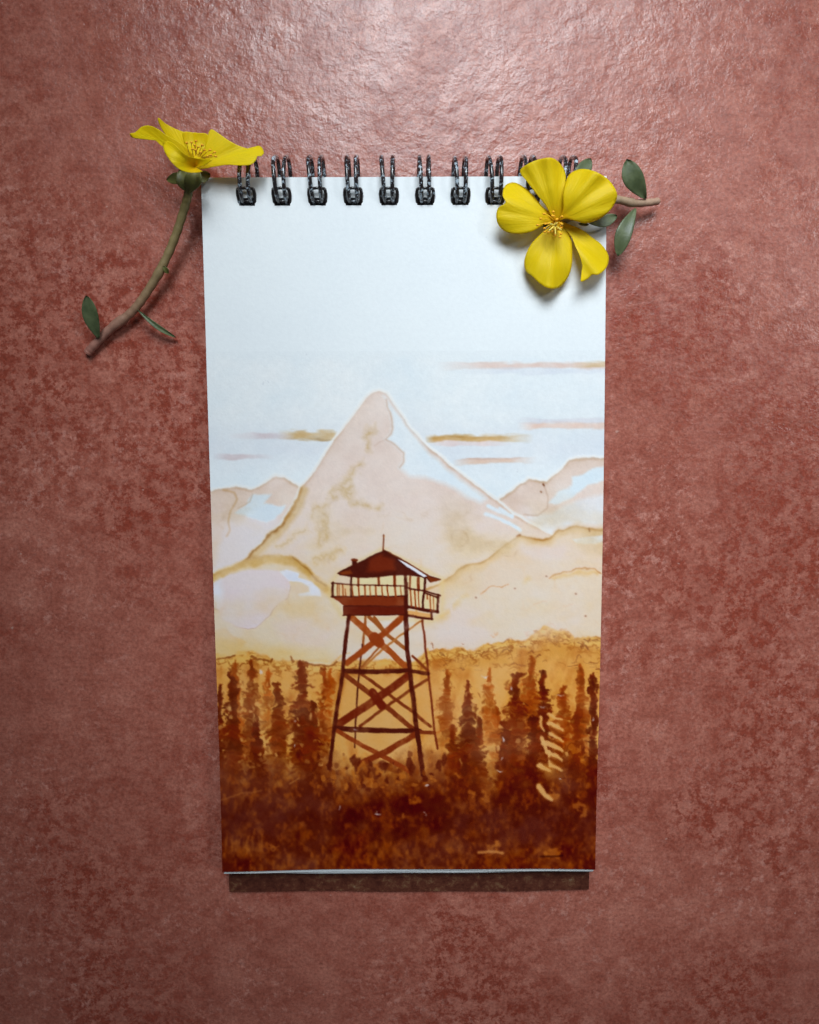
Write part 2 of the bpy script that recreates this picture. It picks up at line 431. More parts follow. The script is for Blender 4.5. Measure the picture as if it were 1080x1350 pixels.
stroke(cl((75, 375), (112, 388), (140, 465), (240, 515), (340, 535), (400, 527), (520, 430), (540, 390), (600, 320), (660, 290), (684, 200)), 1.1, (150, 126, 118), op=.8, wob=.5, soft=1.2)
wash(cl((690, 200), (760, 190), (830, 190), (828, 240), (750, 262), (690, 250)), (222, 202, 176), soft=4, seed=37)
wash(cl((590, 80), (650, 62), (750, 95), (740, 130), (850, 160), (915, 220), (920, 275), (740, 275), (740, 258), (830, 240), (825, 200), (760, 165), (670, 160)), (222, 228, 243), soft=2, wob=.4, seed=38, vary=.05)
wash(cl((560, 480), (1000, 420), (1060, 580), (900, 700), (640, 650)), (228, 209, 200), soft=16, op=.8, seed=39)
wash(cl((60, 545), (170, 545), (230, 600), (330, 650), (250, 740), (60, 760)), (203, 170, 112), soft=6, op=.75, seed=40, edge=(182, 146, 98), eop=.4)
wash(cl((60, 650), (300, 640), (620, 660), (1060, 740), (1060, 860), (60, 860)), (212, 184, 128), soft=16, op=.8, seed=41)

# --- near right hills
wash(cr((-60, 190), (40, 150), (110, 120), (160, 90), (220, 35), (330, 10), (430, -50), (500, -110), (560, -150), (620, -135), (690, -132), (740, -142), (800, -185), (900, -215), (1010, -190), (1120, -180), (1120, 700), (-60, 700)),
     (222, 202, 182), edge=(180, 132, 68), ew=1.8, eop=.8, seed=42)
for p in (((110, 118), (160, 88), (222, 36), (330, 12), (430, -48), (500, -108), (560, -148)), ((560, -148), (620, -133), (690, -130), (740, -140), (800, -183), (900, -213), (1010, -188), (1060, -176))):
    stroke([(x, y + 4) for x, y in cr(*p)], 9, (206, 172, 116), op=.55, soft=7, wob=1.1)
    stroke(cr(*p), 1.4, (160, 104, 46), op=.6, soft=1.4, wob=1., grain=.6)
wash(c6((560, 1060), (700, 1045), (900, 1035), (1040, 1050), (1040, 1110), (700, 1110)), (226, 210, 208), soft=8, op=.6, seed=43)
wash(c6((870, 1008), (940, 992), (1060, 980), (1060, 1018), (930, 1032), (890, 1026)), (217, 228, 242), soft=2, seed=44, wob=.6)
stroke(c6((948, 950), (952, 965)), 1.6, (130, 80, 40)); stroke(c6((585, 990), (600, 985)), 2.6, (140, 82, 40), op=.8)
wash(cr((-60, 330), (40, 240), (200, 215), (340, 190), (400, 152), (460, 158), (490, 125), (560, 110), (640, 118), (760, 100), (780, 75), (900, 40), (1000, 48), (1120, 70), (1120, 700), (-60, 700)),
     (223, 207, 188), soft=5, seed=45, op=.8)
for p, o in ((((340, 192), (400, 152), (460, 160), (490, 126)), .8), (((735, 100), (780, 75), (840, 62), (900, 40), (1000, 48), (1050, 75)), .85), (((650, 255), (720, 240)), .35), (((820, 268), (880, 250)), .4)):
    stroke(cr(*p), 1.5, (164, 98, 42), op=o, soft=1.3, wob=1.5, grain=.5)
stroke(cr((770, 95), (860, 80), (920, 60), (1020, 75)), 6, (206, 168, 104), op=.6, soft=5, wob=1.5, grain=.5)
wash(cr((10, 480), (80, 300), (200, 250), (360, 330), (420, 450), (300, 505), (150, 510)), (230, 214, 208), soft=18, op=.8, seed=46)
for p in ((195, 260), (240, 210), (120, 320), (90, 350), (610, 105)):
    x, y = cr(p)[0]; stroke([(x - 3, y + 2), (x + 3, y - 2)], 6, (204, 172, 108), op=.6, soft=6, wob=2)
for p in ((305, 215), (536, 160), (892, 192), (718, 90), (655, 422), (952, 325)):
    x, y = cr(p)[0]; stroke([(x, y), (x + 1, y)], 2.4 if p[0] != 655 else 4, (120, 72, 52), op=.75, soft=1.4)

wash(c8((130, -120), (900, -120), (900, 220), (130, 260)), (226, 212, 198), soft=26, wob=1, op=1., seed=48, vary=0)
# --- forest ground: amber wash down to almost black coffee
FOR = cl((-40, 742), (100, 742), (200, 772), (270, 738), (330, 735), (370, 700), (440, 735), (520, 770), (600, 790), (700, 770), (760, 800), (850, 825), (980, 820), (1075, 770), (1140, 720)) + c8((130, 200), (300, 190), (430, 190), (520, 180), (620, 200), (720, 190), (830, 150), (880, 90))
FOR += cr((30, 525), (100, 512), (300, 520), (440, 470), (600, 460), (650, 425), (720, 388), (850, 410), (900, 455), (1120, 440)) + [(830, 1200), (240, 1200)]
R, s = sdf(FOR, 1.5)
n1, n2, n3 = fbm(30, 40, 60)[R], fbm(9, 9, 61)[R], fbm(16, 30, 62)[R]
amb = np.array((184, 128, 54.)); tan = np.array((198, 150, 84.)); red = np.array((150, 72, 16.))
base = tan * (1 - n1[..., None]) + amb * n1[..., None]
k = np.clip((n3 - .42) * 2.6, 0, 1)[..., None] * .55
base = base * (1 - k) + red * k
a = np.clip(s / 3 + .5, 0, 1)[..., None]
IMG[R] = IMG[R] * (1 - a) + base * a
# crinkled upper fringe of the forest
fr = np.clip(1 - np.abs(s - 10) / 14, 0, 1)
rid = 1 - np.abs(fbm(11, 8, 64)[R] - .5) * 9
mix(R, (214, 178, 100), np.clip(1 - np.abs(s - 6) / 8, 0, 1) * .75 * (s > -3))
mix(R, (150, 84, 26), np.clip(rid, 0, 1) * fr * .85)
mix(R, (112, 52, 16), np.clip(rid - .35, 0, 1) * fr * np.clip(fbm(30, 30, 65)[R] * 2.4 - .8, 0, 1))
for p in (((90, 772), (160, 768), (240, 755)), ((380, 745), (440, 775), (510, 795), (530, 765)), ((690, 745), (710, 790)), ((780, 800), (860, 826), (980, 830), (1040, 805))):
    stroke(cl(*p), 2.4, (118, 58, 18), op=.8, wob=1.4, soft=1.6, grain=.4)
for p in (((270, 735), (330, 735)), ((90, 755), (150, 750))):
    stroke(cl(*p), 4, (216, 180, 110), op=.8, wob=1.4, soft=3)
# right-hand scrub on the far slope
for i in range(150):
    x = rng.uniform(560, 797); y = rng.uniform(838, 890) - (22 if 690 < x < 750 else 6) * rng.random()
    if y < 846 and x < 640: continue
    a = rng.uniform(-.6, .6); l = rng.uniform(2, 9)
    stroke([(x, y), (x + l * math.cos(a), y + l * math.sin(a)), (x + l * 1.4, y - l * .4 * math.sin(a))], rng.uniform(.8, 2.2), (148, 84, 28) if rng.random() < .7 else (100, 44, 20), op=rng.uniform(.25, .75), wob=2.4, soft=1.4)
# pale amber clearings
for pts, o in ((c8((200, 300), (700, 300), (760, 760), (720, 1000), (500, 960), (330, 880), (150, 700)), .85), (c8((740, 330), (870, 340), (920, 760), (800, 740)), .75),
               (c8((880, 250), (1000, 260), (1040, 500), (940, 760), (960, 870), (830, 880), (900, 500)), .6), (cl((960, 850), (1050, 850), (1010, 1290), (940, 1280)), .6),
               (cr((280, 620), (480, 620), (490, 760), (440, 990), (300, 990), (330, 800)), .55)):
    wash(pts, (196, 150, 88), soft=9, op=o, wob=1.6, seed=70)

def dab(x, y, w, h, col, op, viv=.5):
    R = region([(x - w, y - h), (x + w, y + h)], 4)
    X = GX[R] + WX[R] * 1.2 + VX[R] * viv; Y = GY[R] + WY[R] * 1.2 + VY[R] * viv
    if X.size == 0: return
    d = np.sqrt(((X - x) / w) ** 2 + ((Y - y) / h) ** 2)
    mix(R, col, np.clip((1 - d) * min(w, h) / 1.6 + .4, 0, 1) * op)

def tree(x, yt, yb, w, dark, seed):
    r = np.random.default_rng(seed)
    col = np.array((152, 70, 12.)) * (1 - dark) + np.array((82, 21, 1.)) * dark
    w = w * 1.25
    stroke([(x, yt), (x + r.uniform(-2, 2), yt + 24)], 2., col, op=.9, w2=6, soft=2.4, wob=1.2)
    y = yt + 3
    while y < yb:
        t = (y - yt) / max(yb - yt, 90)
        hw = w * (.13 + .5 * min(1, t * 1.7)) * r.uniform(.7, 1.2)
        fade = 1 - .55 * np.clip((y - yb + 40) / 40, 0, 1)
        for sgn in (-1, 1):
            if r.random() < .22: continue
            c = np.minimum(col * r.uniform(.8, 1.3), 255)
            l = hw * r.uniform(.5, 1.15)
            stroke([(x, y), (x + sgn * l * .55, y + l * .1), (x + sgn * l, y + l * r.uniform(.0, .5))], r.uniform(4, 7.5), c, op=(.35 + .5 * dark) * fade, w2=2.5, soft=3., wob=1.6, viv=1.3, grain=.35, seed=seed)
        dab(x + r.uniform(-1.5, 1.5), y + 2, 2. + hw * .6, r.uniform(4, 7), col * r.uniform(.85, 1.15), (.4 + .42 * dark) * fade, 1.4)
        y += r.uniform(5, 8.5)

T = [(311, 872, 1000, 15, .25), (352, 880, 960, 14, .15), (436, 882, 980, 10, .1), (645, 884, 985, 18, .12), (589, 885, 985, 15, .35), (700, 866, 960, 20, .35), (766, 876, 1010, 18, .35), (742, 904, 1010, 24, .45), (656, 930, 1010, 18, .3),
     (332, 868, 1010, 22, .55), (427, 880, 1000, 12, .45), (367, 898, 1010, 20, .7), (398, 874, 1020, 30, .85), (306, 884, 1070, 22, .85), (290, 905, 1140, 16, .9), (340, 950, 1080, 24, .95), (412, 925, 1030, 24, .8),
     (617, 902, 1060, 34, .85), (680, 888, 1040, 36, .8), (717, 886, 1010, 22, .9), (783, 890, 1140, 18, .95), (664, 950, 1060, 22, .85), (703, 945, 1080, 24, .9), (760, 930, 1060, 22, .6), (597, 955, 1060, 20, .7), (632, 945, 1040, 18, .75)]
for i, a in enumerate(T): tree(*a, 100 + i)
# undergrowth: the wash thickens downward
low = np.clip((GY - 985 + 26 * (fbm(26, 26, 71) - .5) * 2) / 70, 0, 1)
lr = fbm(16, 22, 72); lf = fbm(6, 9, 73)
mass = np.clip((lr * .55 + lf * .45 - .46) * 5 + .72, 0, 1)
inside = np.zeros((PH, PW)); Rf, sf = sdf(FOR, 1.5); inside[Rf] = sf > 0
mix(ALL, (108, 42, 4), low * inside * .9)
mix(ALL, (70, 12, 0), low * inside * mass * .85)
mix(ALL, (146, 70, 10), low * inside * np.clip((fbm(5, 8, 74) - .55) * 6, 0, 1) * .6)
band = np.exp(-((GY - 1085 - 40 * (fbm(60, 30, 75) - .5)) / 26) ** 2)
mix(ALL, (64, 8, 0), band * inside * .7 * np.clip(fbm(20, 12, 76) * 2.2 - .3, 0, 1))
mix(ALL, (126, 60, 14), np.clip((GY - 1098) / 22, 0, 1) * inside * np.clip((fbm(7, 8, 77) - .46) * 4, 0, 1) * .5)
for i in range(300):                                # loose dabs of light and dark foliage
    x = rng.uniform(285, 795); y = rng.uniform(985, 1135)
    dk = rng.random() < .55
    col = (76, 16, 0) if dk else (168, 92, 26)
    dab(x, y, rng.uniform(1.2, 4.), rng.uniform(1.5, 6), col, rng.uniform(.2, .6) * (1 if dk else .55 if y < 1060 else .35))
for i in range(160):
    x = rng.choice([rng.uniform(292, 440), rng.uniform(575, 792)]); y = rng.uniform(900, 1010)
    dk = rng.random() < .5
    dab(x, y, rng.uniform(1.2, 3.6), rng.uniform(1.5, 4), (104, 40, 6) if dk else (206, 156, 88), rng.uniform(.25, .65))
# bright tips round the clearing and the fern
for x, y, w, h in ((600, 1020, 4, 3), (569, 1029, 4, 3), (549, 1055, 5, 4), (765, 1058, 5, 7), (770, 1072, 4, 6), (727, 1050, 6, 4), (620, 1045, 5, 6), (640, 1050, 4, 5), (728, 1122, 8, 5), (650, 1116, 6, 4), (360, 1118, 9, 2), (325, 1122, 2, 8), (533, 1078, 5, 4), (484, 1030, 9, 6), (757, 985, 4, 6), (770, 998, 3, 6)):
    dab(x, y, w * 1.15, h * 1.2, (180, 106, 32), .5, 2.2)
for p, w in ((((635, 78), (690, 95), (745, 122)), 5), (((655, 152), (700, 175), (742, 210)), 5), (((600, 225), (670, 245), (742, 285)), 8), (((628, 298), (690, 320), (740, 350)), 6), (((570, 395), (640, 430)), 7), (((660, 385), (732, 425)), 4.5), (((580, 30), (580, 105), (605, 135)), 4), (((565, 550), (600, 590), (655, 640)), 8), (((640, 0), (690, 40), (740, 50)), 4), (((640, 290), (650, 400)), 4), (((590, 190), (620, 300)), 6)):
    stroke(cb(*p), w, (214, 168, 104), op=.85, soft=2.2, wob=.9, w2=w * .55)
for p in (((650, 110), (735, 160)), ((660, 200), (735, 245)), ((650, 265), (740, 310)), ((650, 345), (735, 385))):
    stroke(cb(*p), 4, (112, 46, 8), op=.8, soft=2, wob=.8)
stroke(cb((120, 1040), (200, 1030), (300, 1040)), 3.5, (190, 126, 62), op=.8, soft=2)
stroke(cb((575, 1062), (740, 1056)), 2, (48, 6, 0), op=.9, soft=1.4)
stroke([(290, 1054), (318, 1047), (345, 1042)], 1.6, (150, 84, 30), op=.6, soft=1.4, wob=1)
stroke([(382, 1033), (394, 1026)], 1.3, (170, 110, 50), op=.7)
for i in range(26):
    x = rng.uniform(295, 350); stroke([(x, 1108 + rng.uniform(-8, 5)), (x + rng.uniform(-1, 2), 1122)], 1.1, (146, 78, 20), op=.45, soft=1.4)

# the wet-in-wet foreground ran together
def soften(a, n):
    for _ in range(n):
        a = (a + np.roll(a, 1, 0) + np.roll(a, -1, 0)) / 3; a = (a + np.roll(a, 1, 1) + np.roll(a, -1, 1)) / 3
    return a
k = np.clip((GY - 1000) / 50, 0, 1)[..., None] * .75
IMG[:] = IMG * (1 - k) + soften(IMG, 1) * k
k = (np.clip((GY - 860) / 30, 0, 1) * inside)[..., None]
IMG[:] = IMG * (1 - k) + IMG * np.array((1.02, 1.02, 1.03)) * k
# pigment settles unevenly as the washes dry
up = np.clip((860 - GY) / 30, 0, 1) * np.clip((GY - 640) / 60, 0, 1)
mix(ALL, (204, 180, 140), np.clip((fbm(58, 40, 101) - .47) * 3.4, 0, 1) * up * .62)
mix(ALL, (232, 222, 220), np.clip((fbm(50, 36, 102) - .52) * 3.2, 0, 1) * up * .6)
rim = np.clip(1 - np.abs(fbm(64, 50, 103) - .5) * 34, 0, 1) * np.clip(fbm(30, 30, 104) * 3 - 1.3, 0, 1)
mix(ALL, (186, 154, 118), rim * np.clip((860 - GY) / 30, 0, 1) * np.clip((GY - 650) / 50, 0, 1) * .4)
k = np.clip((850 - GY) / 20, 0, 1)[..., None] * .5
IMG[:] = IMG * (1 - k) + soften(IMG, 1) * k
dens = .58 + .62 * fbm(70, 54, 97) + .26 * fbm(17, 17, 98)
IMG[:] = 250 - (250 - IMG) * (dens * (1 - .6 * inside) + .6 * inside)[..., None]

# --- the lookout tower
DK, MD, LT = (68, 14, 4), (108, 40, 11), (142, 76, 30)
halo7 = c7((100, 470), (150, 400), (260, 330), (510, 205), (640, 265), (980, 440), (980, 710), (900, 770), (190, 740), (90, 580))
R, s = sdf(halo7, .4); mix(R, (228, 204, 150), np.exp(-(s / 3.5) ** 2) * .55)
def B(p, w, col=DK, **k): stroke(p, w, col, soft=1.3, wob=.35, **{'grain': .42, 'seed': 17, **k})
wash(c7((258, 428), (690, 415), (840, 430), (840, 540), (960, 585), (940, 690), (690, 640), (110, 580), (110, 480), (258, 478)), (238, 224, 178), soft=1, wob=.2, seed=80, vary=.05)
wash(c7((165, 480), (255, 485), (255, 580), (180, 580)), (226, 190, 140), soft=1, wob=.2, op=.7, seed=81)
# back frame first
B(c7((372, 735), (350, 1000)) , 3.4, LT); B(c8((345, 60), (325, 260), (310, 430), (298, 640), (285, 870)), 2.3, DK)
B(c7((400, 740), (520, 860), (700, 1000)), 5, LT); B(c7((810, 770), (530, 975), (350, 1150)), 3, (166, 104, 48))
B(c7((440, 745), (520, 855)), 4, LT); B(c8((340, 290), (730, 580), (890, 705)), 4.2, MD); B(c8((862, 335), (560, 530), (330, 705)), 4, MD); B(c8((745, 150), (865, 265)), 3.4, MD)
B(c8((500, 60), (340, 240)), 3, LT); B(c7((820, 765), (850, 1010)) + c8((870, 280), (900, 560), (920, 740), (945, 880)), 3., (104, 34, 10))
# front bracing
B(c7((255, 740), (455, 920), (570, 1020)) + c8((710, 255)), 8.6, (146, 66, 20)); B(c7((665, 740), (450, 930), (350, 1010)) + c8((230, 205)), 8.6, (140, 58, 16))
B(c7((440, 905), (480, 940)), 14, (132, 50, 12), grain=.2)
B(c8((205, 268), (460, 276), (720, 264)), 6, DK); B(c8((720, 268), (868, 288)), 5, DK)
B(c8((212, 300), (470, 495), (760, 735)), 6.6, MD); B(c8((702, 312), (440, 505), (155, 690)), 10.5, (100, 26, 4)); B(c8((430, 440), (500, 540)), 11, (96, 22, 4))
B(c8((130, 722), (460, 738), (800, 745)), 7, DK); B(c8((800, 750), (918, 756)), 5, MD)
B(c8((150, 745), (430, 900), (720, 1060)), 6, (126, 48, 12)); B(c8((775, 770), (520, 915), (330, 1005)), 8, (112, 38, 8))
B(c7((238, 728), (205, 1020)) + c8((190, 280), (130, 680), (85, 1040)), 5.2, DK); B(c7((690, 728), (702, 1000)) + c8((725, 280), (750, 480), (775, 700), (800, 900), (825, 1090)), 6.2, DK)
# gallery
wash(c7((98, 578), (690, 574), (692, 656), (200, 656)), (116, 40, 12), soft=1.2, wob=.3, seed=82, vary=.3)
wash(c7((190, 655), (692, 655), (692, 728), (190, 728)), (90, 22, 6), soft=1.2, wob=.3, seed=83, vary=.25)
B(c7((200, 656), (690, 654)), 1.4); B(c7((190, 726), (690, 726)), 1.4); B(c7((100, 580), (690, 574)), 1.8)
wash(c7((700, 690), (890, 715), (890, 750), (705, 735)), (206, 150, 84), soft=1, wob=.15, seed=84)
B(c7((700, 662), (945, 700)), 4.2); B(c7((708, 732), (900, 756)), 3.2); B(c7((895, 705), (897, 758)), 3.2)
for x, y0, y1, w in ((145, 485, 575, 1.6), (160, 485, 575, 1.2), (190, 485, 575, 2.2), (212, 520, 575, 1.6), (268, 488, 572, 2), (318, 488, 574, 2.2), (365, 488, 574, 2.4), (408, 488, 574, 1.8), (452, 488, 574, 2.4), (502, 490, 574, 2), (545, 490, 574, 2.2), (606, 490, 574, 2.6), (650, 495, 570, 1.6), (728, 520, 655, 2.2), (762, 525, 662, 2.4), (790, 530, 664, 1.8), (885, 575, 690, 2), (860, 568, 600, 2.2), (910, 580, 690, 1.4)):
    B(c7((x, y0), (x + 4, y1)), w, (140, 58, 16))
for x, y0, y1, w in ((315, 425, 490, 3.4), (478, 418, 490, 3.2), (604, 415, 492, 4.2), (724, 420, 520, 2.4), (790, 435, 525, 4)):
    B(c7((x, y0), (x, y1)), w, (120, 44, 12))
B(c7((258, 420), (258, 580)), 2.8); B(c7((690, 405), (690, 730)), 4.2); B(c7((704, 470), (704, 680)), 1.6); B(c7((842, 428), (824, 680)), 3.4)
B(c7((102, 474), (260, 483), (690, 496)), 1.8); B(c7((700, 508), (832, 534), (965, 572)), 2.2); B(c7((832, 548), (950, 588)), 2.2)
B(c7((112, 470), (110, 580)), 3.2); B(c7((948, 566), (944, 705)), 3.2)
# roof
wash(c7((145, 398), (165, 380), (263, 325), (263, 286), (283, 278), (303, 288), (305, 312), (400, 264), (500, 222), (512, 205), (545, 220), (640, 270), (760, 345), (860, 405), (960, 436), (968, 446), (880, 466), (850, 430), (690, 412), (640, 412), (400, 432), (260, 428), (170, 412)), (70, 16, 5), soft=1.2, wob=.35, seed=85, vary=.16)
wash(c7((400, 290), (500, 245), (600, 290), (620, 370), (480, 390), (380, 380)), (120, 38, 9), soft=6, op=.7, seed=86, vary=.4)
wash(c7((160, 395), (240, 360), (260, 400), (190, 412)), (150, 70, 20), soft=3, op=.6, seed=87)
wash(c7((855, 408), (965, 440), (885, 460), (862, 430)), (130, 56, 14), soft=1.5, op=.7, seed=88)
wash(c7((628, 284), (662, 298), (760, 352), (858, 416), (832, 426), (760, 385), (700, 345)), (226, 230, 242), soft=1, wob=.15, seed=89, vary=.03)
B(c7((612, 284), (700, 352), (834, 430)), 1.4, (60, 20, 20)); B(c7((555, 226), (640, 274), (860, 408)), 1.6, (110, 52, 20))
B(c7((514, 92), (510, 215)), 2., MD); B(c7((265, 288), (303, 290)), 3, MD)
wash(c7((508, 100), (520, 90), (524, 110)), (196, 140, 70), soft=1.5, op=.6, seed=90)
# foliage in front of the tower's feet
for i in range(120):
    x = rng.normal(498, 34); y = rng.uniform(1006, 1040)
    dab(x, y, rng.uniform(1.5, 4.5), rng.uniform(2, 6), ((74, 14, 0), (120, 52, 8), (160, 88, 24))[rng.integers(3)], rng.uniform(.3, .8))
for x, y in ((466, 1003), (472, 1008), (540, 1008), (543, 1015), (436, 1010), (579, 1010), (586, 1003), (612, 1015)):
    dab(x, y, 4, 9, (78, 18, 2), .8)
# sparkles on the glossy dark wash, painted in as pale flecks
for x, y, w, h in ((470, 961, 2.2, 1.), (562, 1036, 3.2, 1.3), (497, 1073, 2.6, 1.4), (561, 1074, 1.4, 1), (343, 883, 1.6, 2.4), (662, 977, 1.6, 3), (662, 1000, 2.4, 1.2), (658, 1017, 3, 1), (738, 1027, 1.4, 1.6), (389, 952, .9, 1.8), (390, 983, .9, 1.6), (447, 1066, 1, 1.8), (782, 948, 1.6, 1.2), (739, 917, 4, 1), (640, 891, 4, 1.2), (675, 906, 1.4, 2), (716, 930, 4, .8)):
    dab(x, y, w, h, (206, 204, 216), .7, .8)
IMG[:] = IMG + (fbm(5, 5, 95)[..., None] - .5) * 7 + (rng.random((PH, PW, 1)) - .5) * 4
k = np.clip((GY - 463) / 13, 0, 1)[..., None]           # bare paper above the first cloud
IMG = np.clip(IMG * k + np.array((226., 237., 245.)) * (1 - k), 0, 255)

# ================================================================ the sketch pad
TL, TR, BR, BL = [at(u, v, ZP) for u, v in ((265, 234), (800, 232), (783.5, 1143), (295, 1145.5))]
pad = empty('sketch_pad', ((TL + TR + BR + BL) / 4).to_2d().to_3d())
tag(pad, 'white wire-bound sketch pad open at a sepia coffee painting of a lookout tower', 'sketch pad')
R_ = random.Random(4)
def sheet_xy(a, b):
    p = (TL * (1 - a) + TR * a) * (1 - b) + (BL * (1 - a) + BR * a) * b
    bow = .0006 * math.sin(math.pi * b) * (a - .5) * 2      # the sides are trimmed a hair unevenly
    return Vector((p.x + bow * (1 if a > .5 else .3), p.y, 0))

RING_U = [325.5, 372, 419, 466, 513, 560.5, 607, 652.5, 699, 745]
HOLE = []
for u in RING_U:                                     # punched square holes, as (a0, a1, b0, b1) on the sheet
    p, q = at(u - 10.5, 261, ZP), at(u + 10.5, 271.5, ZP)
    W_, H_ = TR.x - TL.x, TL.y - BL.y
    HOLE.append(((p.x - TL.x) / W_, (q.x - TL.x) / W_, (TL.y - p.y) / H_, (TL.y - q.y) / H_))
HB0, HB1 = sum(h[2] for h in HOLE) / 10, sum(h[3] for h in HOLE) / 10

def lift(a, b):
    """the top sheet cockles where it was wet and its foot corners lift a little"""
    wet = np.clip((b - .35) / .5, 0, 1)
    c = np.clip((b - .80) / .20, 0, 1) ** 2
    return (.0011 * np.clip((a - .55) / .45, 0, 1) ** 2 * c + .0007 * np.clip((.35 - a) / .35, 0, 1) ** 2 * c
            + .00022 * wet * (1 + np.sin(5.1 * a * 2 + 7 * b + .6)) + .00018 * wet * (1 + np.sin(13 * b + 4 * a)))

def slab(mb, z0, z1, a0=0., a1=1., b0=0., b1=1., nb=24, sag=None, ragged=0.):
    """one sheet (or a bundle) with the ten square holes punched through it"""
    As = [a0] + [x for h in HOLE for x in h[:2]] + [a1]
    Bs = [b0, HB0, HB1] + [HB1 + (b1 - HB1) * (k + 1) / nb for k in range(nb)]
    ph = R_.uniform(0, 6)
    rag = lambda a, b: b + (ragged * (math.sin(a * 7 + ph) + .6 * math.sin(a * 17 + 2 * ph)) if b > b1 - 1e-6 else 0)
    na, nb_ = len(As), len(Bs)
    V = [(*sheet_xy(a, rag(a, b)).to_2d(), z + (float(sag(a, b)) if sag else 0)) for z in (z1, z0) for b in Bs for a in As]
    I = lambda top, j, i: (0 if top else na * nb_) + j * na + i
    hole = lambda j, i: 0 <= i < na - 1 and 0 <= j < nb_ - 1 and not (j == 1 and i % 2 == 1)
    Fc = []
    for j in range(nb_ - 1):
        for i in range(na - 1):
            if not hole(j, i): continue
            Fc.append([I(1, j, i), I(1, j + 1, i), I(1, j + 1, i + 1), I(1, j, i + 1)])
            Fc.append([I(0, j, i), I(0, j, i + 1), I(0, j + 1, i + 1), I(0, j + 1, i)])
            for dj, di, p, q in ((-1, 0, (j, i), (j, i + 1)), (1, 0, (j + 1, i + 1), (j + 1, i)), (0, -1, (j + 1, i), (j, i)), (0, 1, (j, i + 1), (j + 1, i + 1))):
                if not hole(j + dj, i + di): Fc.append([I(1, *p), I(1, *q), I(0, *q), I(0, *p)])
    mb.add(V, Fc)

fs = MB(); slab(fs, ZP - .00018, ZP, nb=60, sag=lift); front = fs.build('front_sheet', PAPER, pad, False)
bk = MB(); z = ZP - .00025
N = 13
for k in range(N):                                   # the stack below: bundles that have slipped towards the foot
    t = .00034
    slip = .0010 + .0004 * k if k < 3 else .0021 + .0005 * R_.random()
    slab(bk, z - t, z, a0=.0015 + R_.random() * .003 + .0012 * k / N, a1=1 - .0015 - R_.random() * .003, b0=.001, b1=1 + (slip / (TL.y - BL.y)) * (.9 + .2 * R_.random()), ragged=.0008, sag=(lambda a, b, k=k: lift(a, b) * max(0, .55 - .2 * k)) if k < 3 else None)
    z -= t + .00005
bk.build('page_block', EDGE_PAPER, pad, False)
bc = MB(); slab(bc, z - .0011, z - .00005, a0=-.002, a1=1.002, b0=-.004, b1=1.057, ragged=.0010)
bc.build('back_cover', CARD, pad, False)
ZB = z - .0011

# the painting: pigment laid down on the front sheet
NA, NB, B0 = 500, 720, .235
aa, bb = np.meshgrid(np.linspace(0, 1, NA), np.linspace(B0, 1, NB))
c4 = [np.array(p) for p in (TL, TR, BR, BL)]
P = ((c4[0] * (1 - aa[..., None]) + c4[1] * aa[..., None]) * (1 - bb[..., None]) + (c4[3] * (1 - aa[..., None]) + c4[2] * aa[..., None]) * bb[..., None])
bow = .0006 * np.sin(np.pi * bb) * (aa - .5) * 2
P[..., 0] += np.where(aa > .5, bow, bow * .3); P[..., 2] = ZP + .00007 + lift(aa, bb)
rel = (P - np.array(CAM)) @ np.array(ROT)
u = CX + F * rel[..., 0] / -rel[..., 2] - PX0 - .5; v = CY - F * rel[..., 1] / -rel[..., 2] - PY0 - .5
u = np.clip(u, 0, PW - 1.01); v = np.clip(v, 0, PH - 1.01)
iu, iv = u.astype(int), v.astype(int); fu, fv = (u - iu)[..., None], (v - iv)[..., None]
colr = (IMG[iv, iu] * (1 - fu) + IMG[iv, iu + 1] * fu) * (1 - fv) + (IMG[iv + 1, iu] * (1 - fu) + IMG[iv + 1, iu + 1] * fu) * fv
def lin_np(c): c = c / 255.; return np.where(c <= .04045, c / 12.92, ((c + .055) / 1.055) ** 2.4)
pig = lin_np(colr) / lin_np(np.array((226., 237., 245.))) * PAPER_ALB
pig = pig * np.interp(P[..., 1], [BR.y, BR.y * .45, 0, .02], [1.70, 1.50, 1.07, .99])[..., None]   # pigment brightened towards the foot to offset the lamp's falloff
pig = pig * np.minimum(1, .86 / pig.max(-1, keepdims=True)); pig = np.clip(pig, .0006, .9)
me = bpy.data.meshes.new('painting')
nv, nf = NA * NB, (NA - 1) * (NB - 1)
me.vertices.add(nv); me.vertices.foreach_set('co', P.astype(np.float32).ravel())
k = (np.arange(NB - 1)[:, None] * NA + np.arange(NA - 1)[None]).ravel()
quad = np.stack([k, k + NA, k + NA + 1, k + 1], 1).astype(np.int32)
me.loops.add(nf * 4); me.loops.foreach_set('vertex_index', quad.ravel())
me.polygons.add(nf); me.polygons.foreach_set('loop_start', np.arange(0, nf * 4, 4, dtype=np.int32))
me.update(calc_edges=True)
ca = me.color_attributes.new('pigment', 'FLOAT_COLOR', 'POINT')
ca.data.foreach_set('color', np.concatenate([pig.reshape(-1, 3), np.ones((nv, 1))], 1).astype(np.float32).ravel())
tag(link('painting', me, PAINTED, front), 'sepia coffee painting of a timber lookout tower before a snowy peak and dark firs')

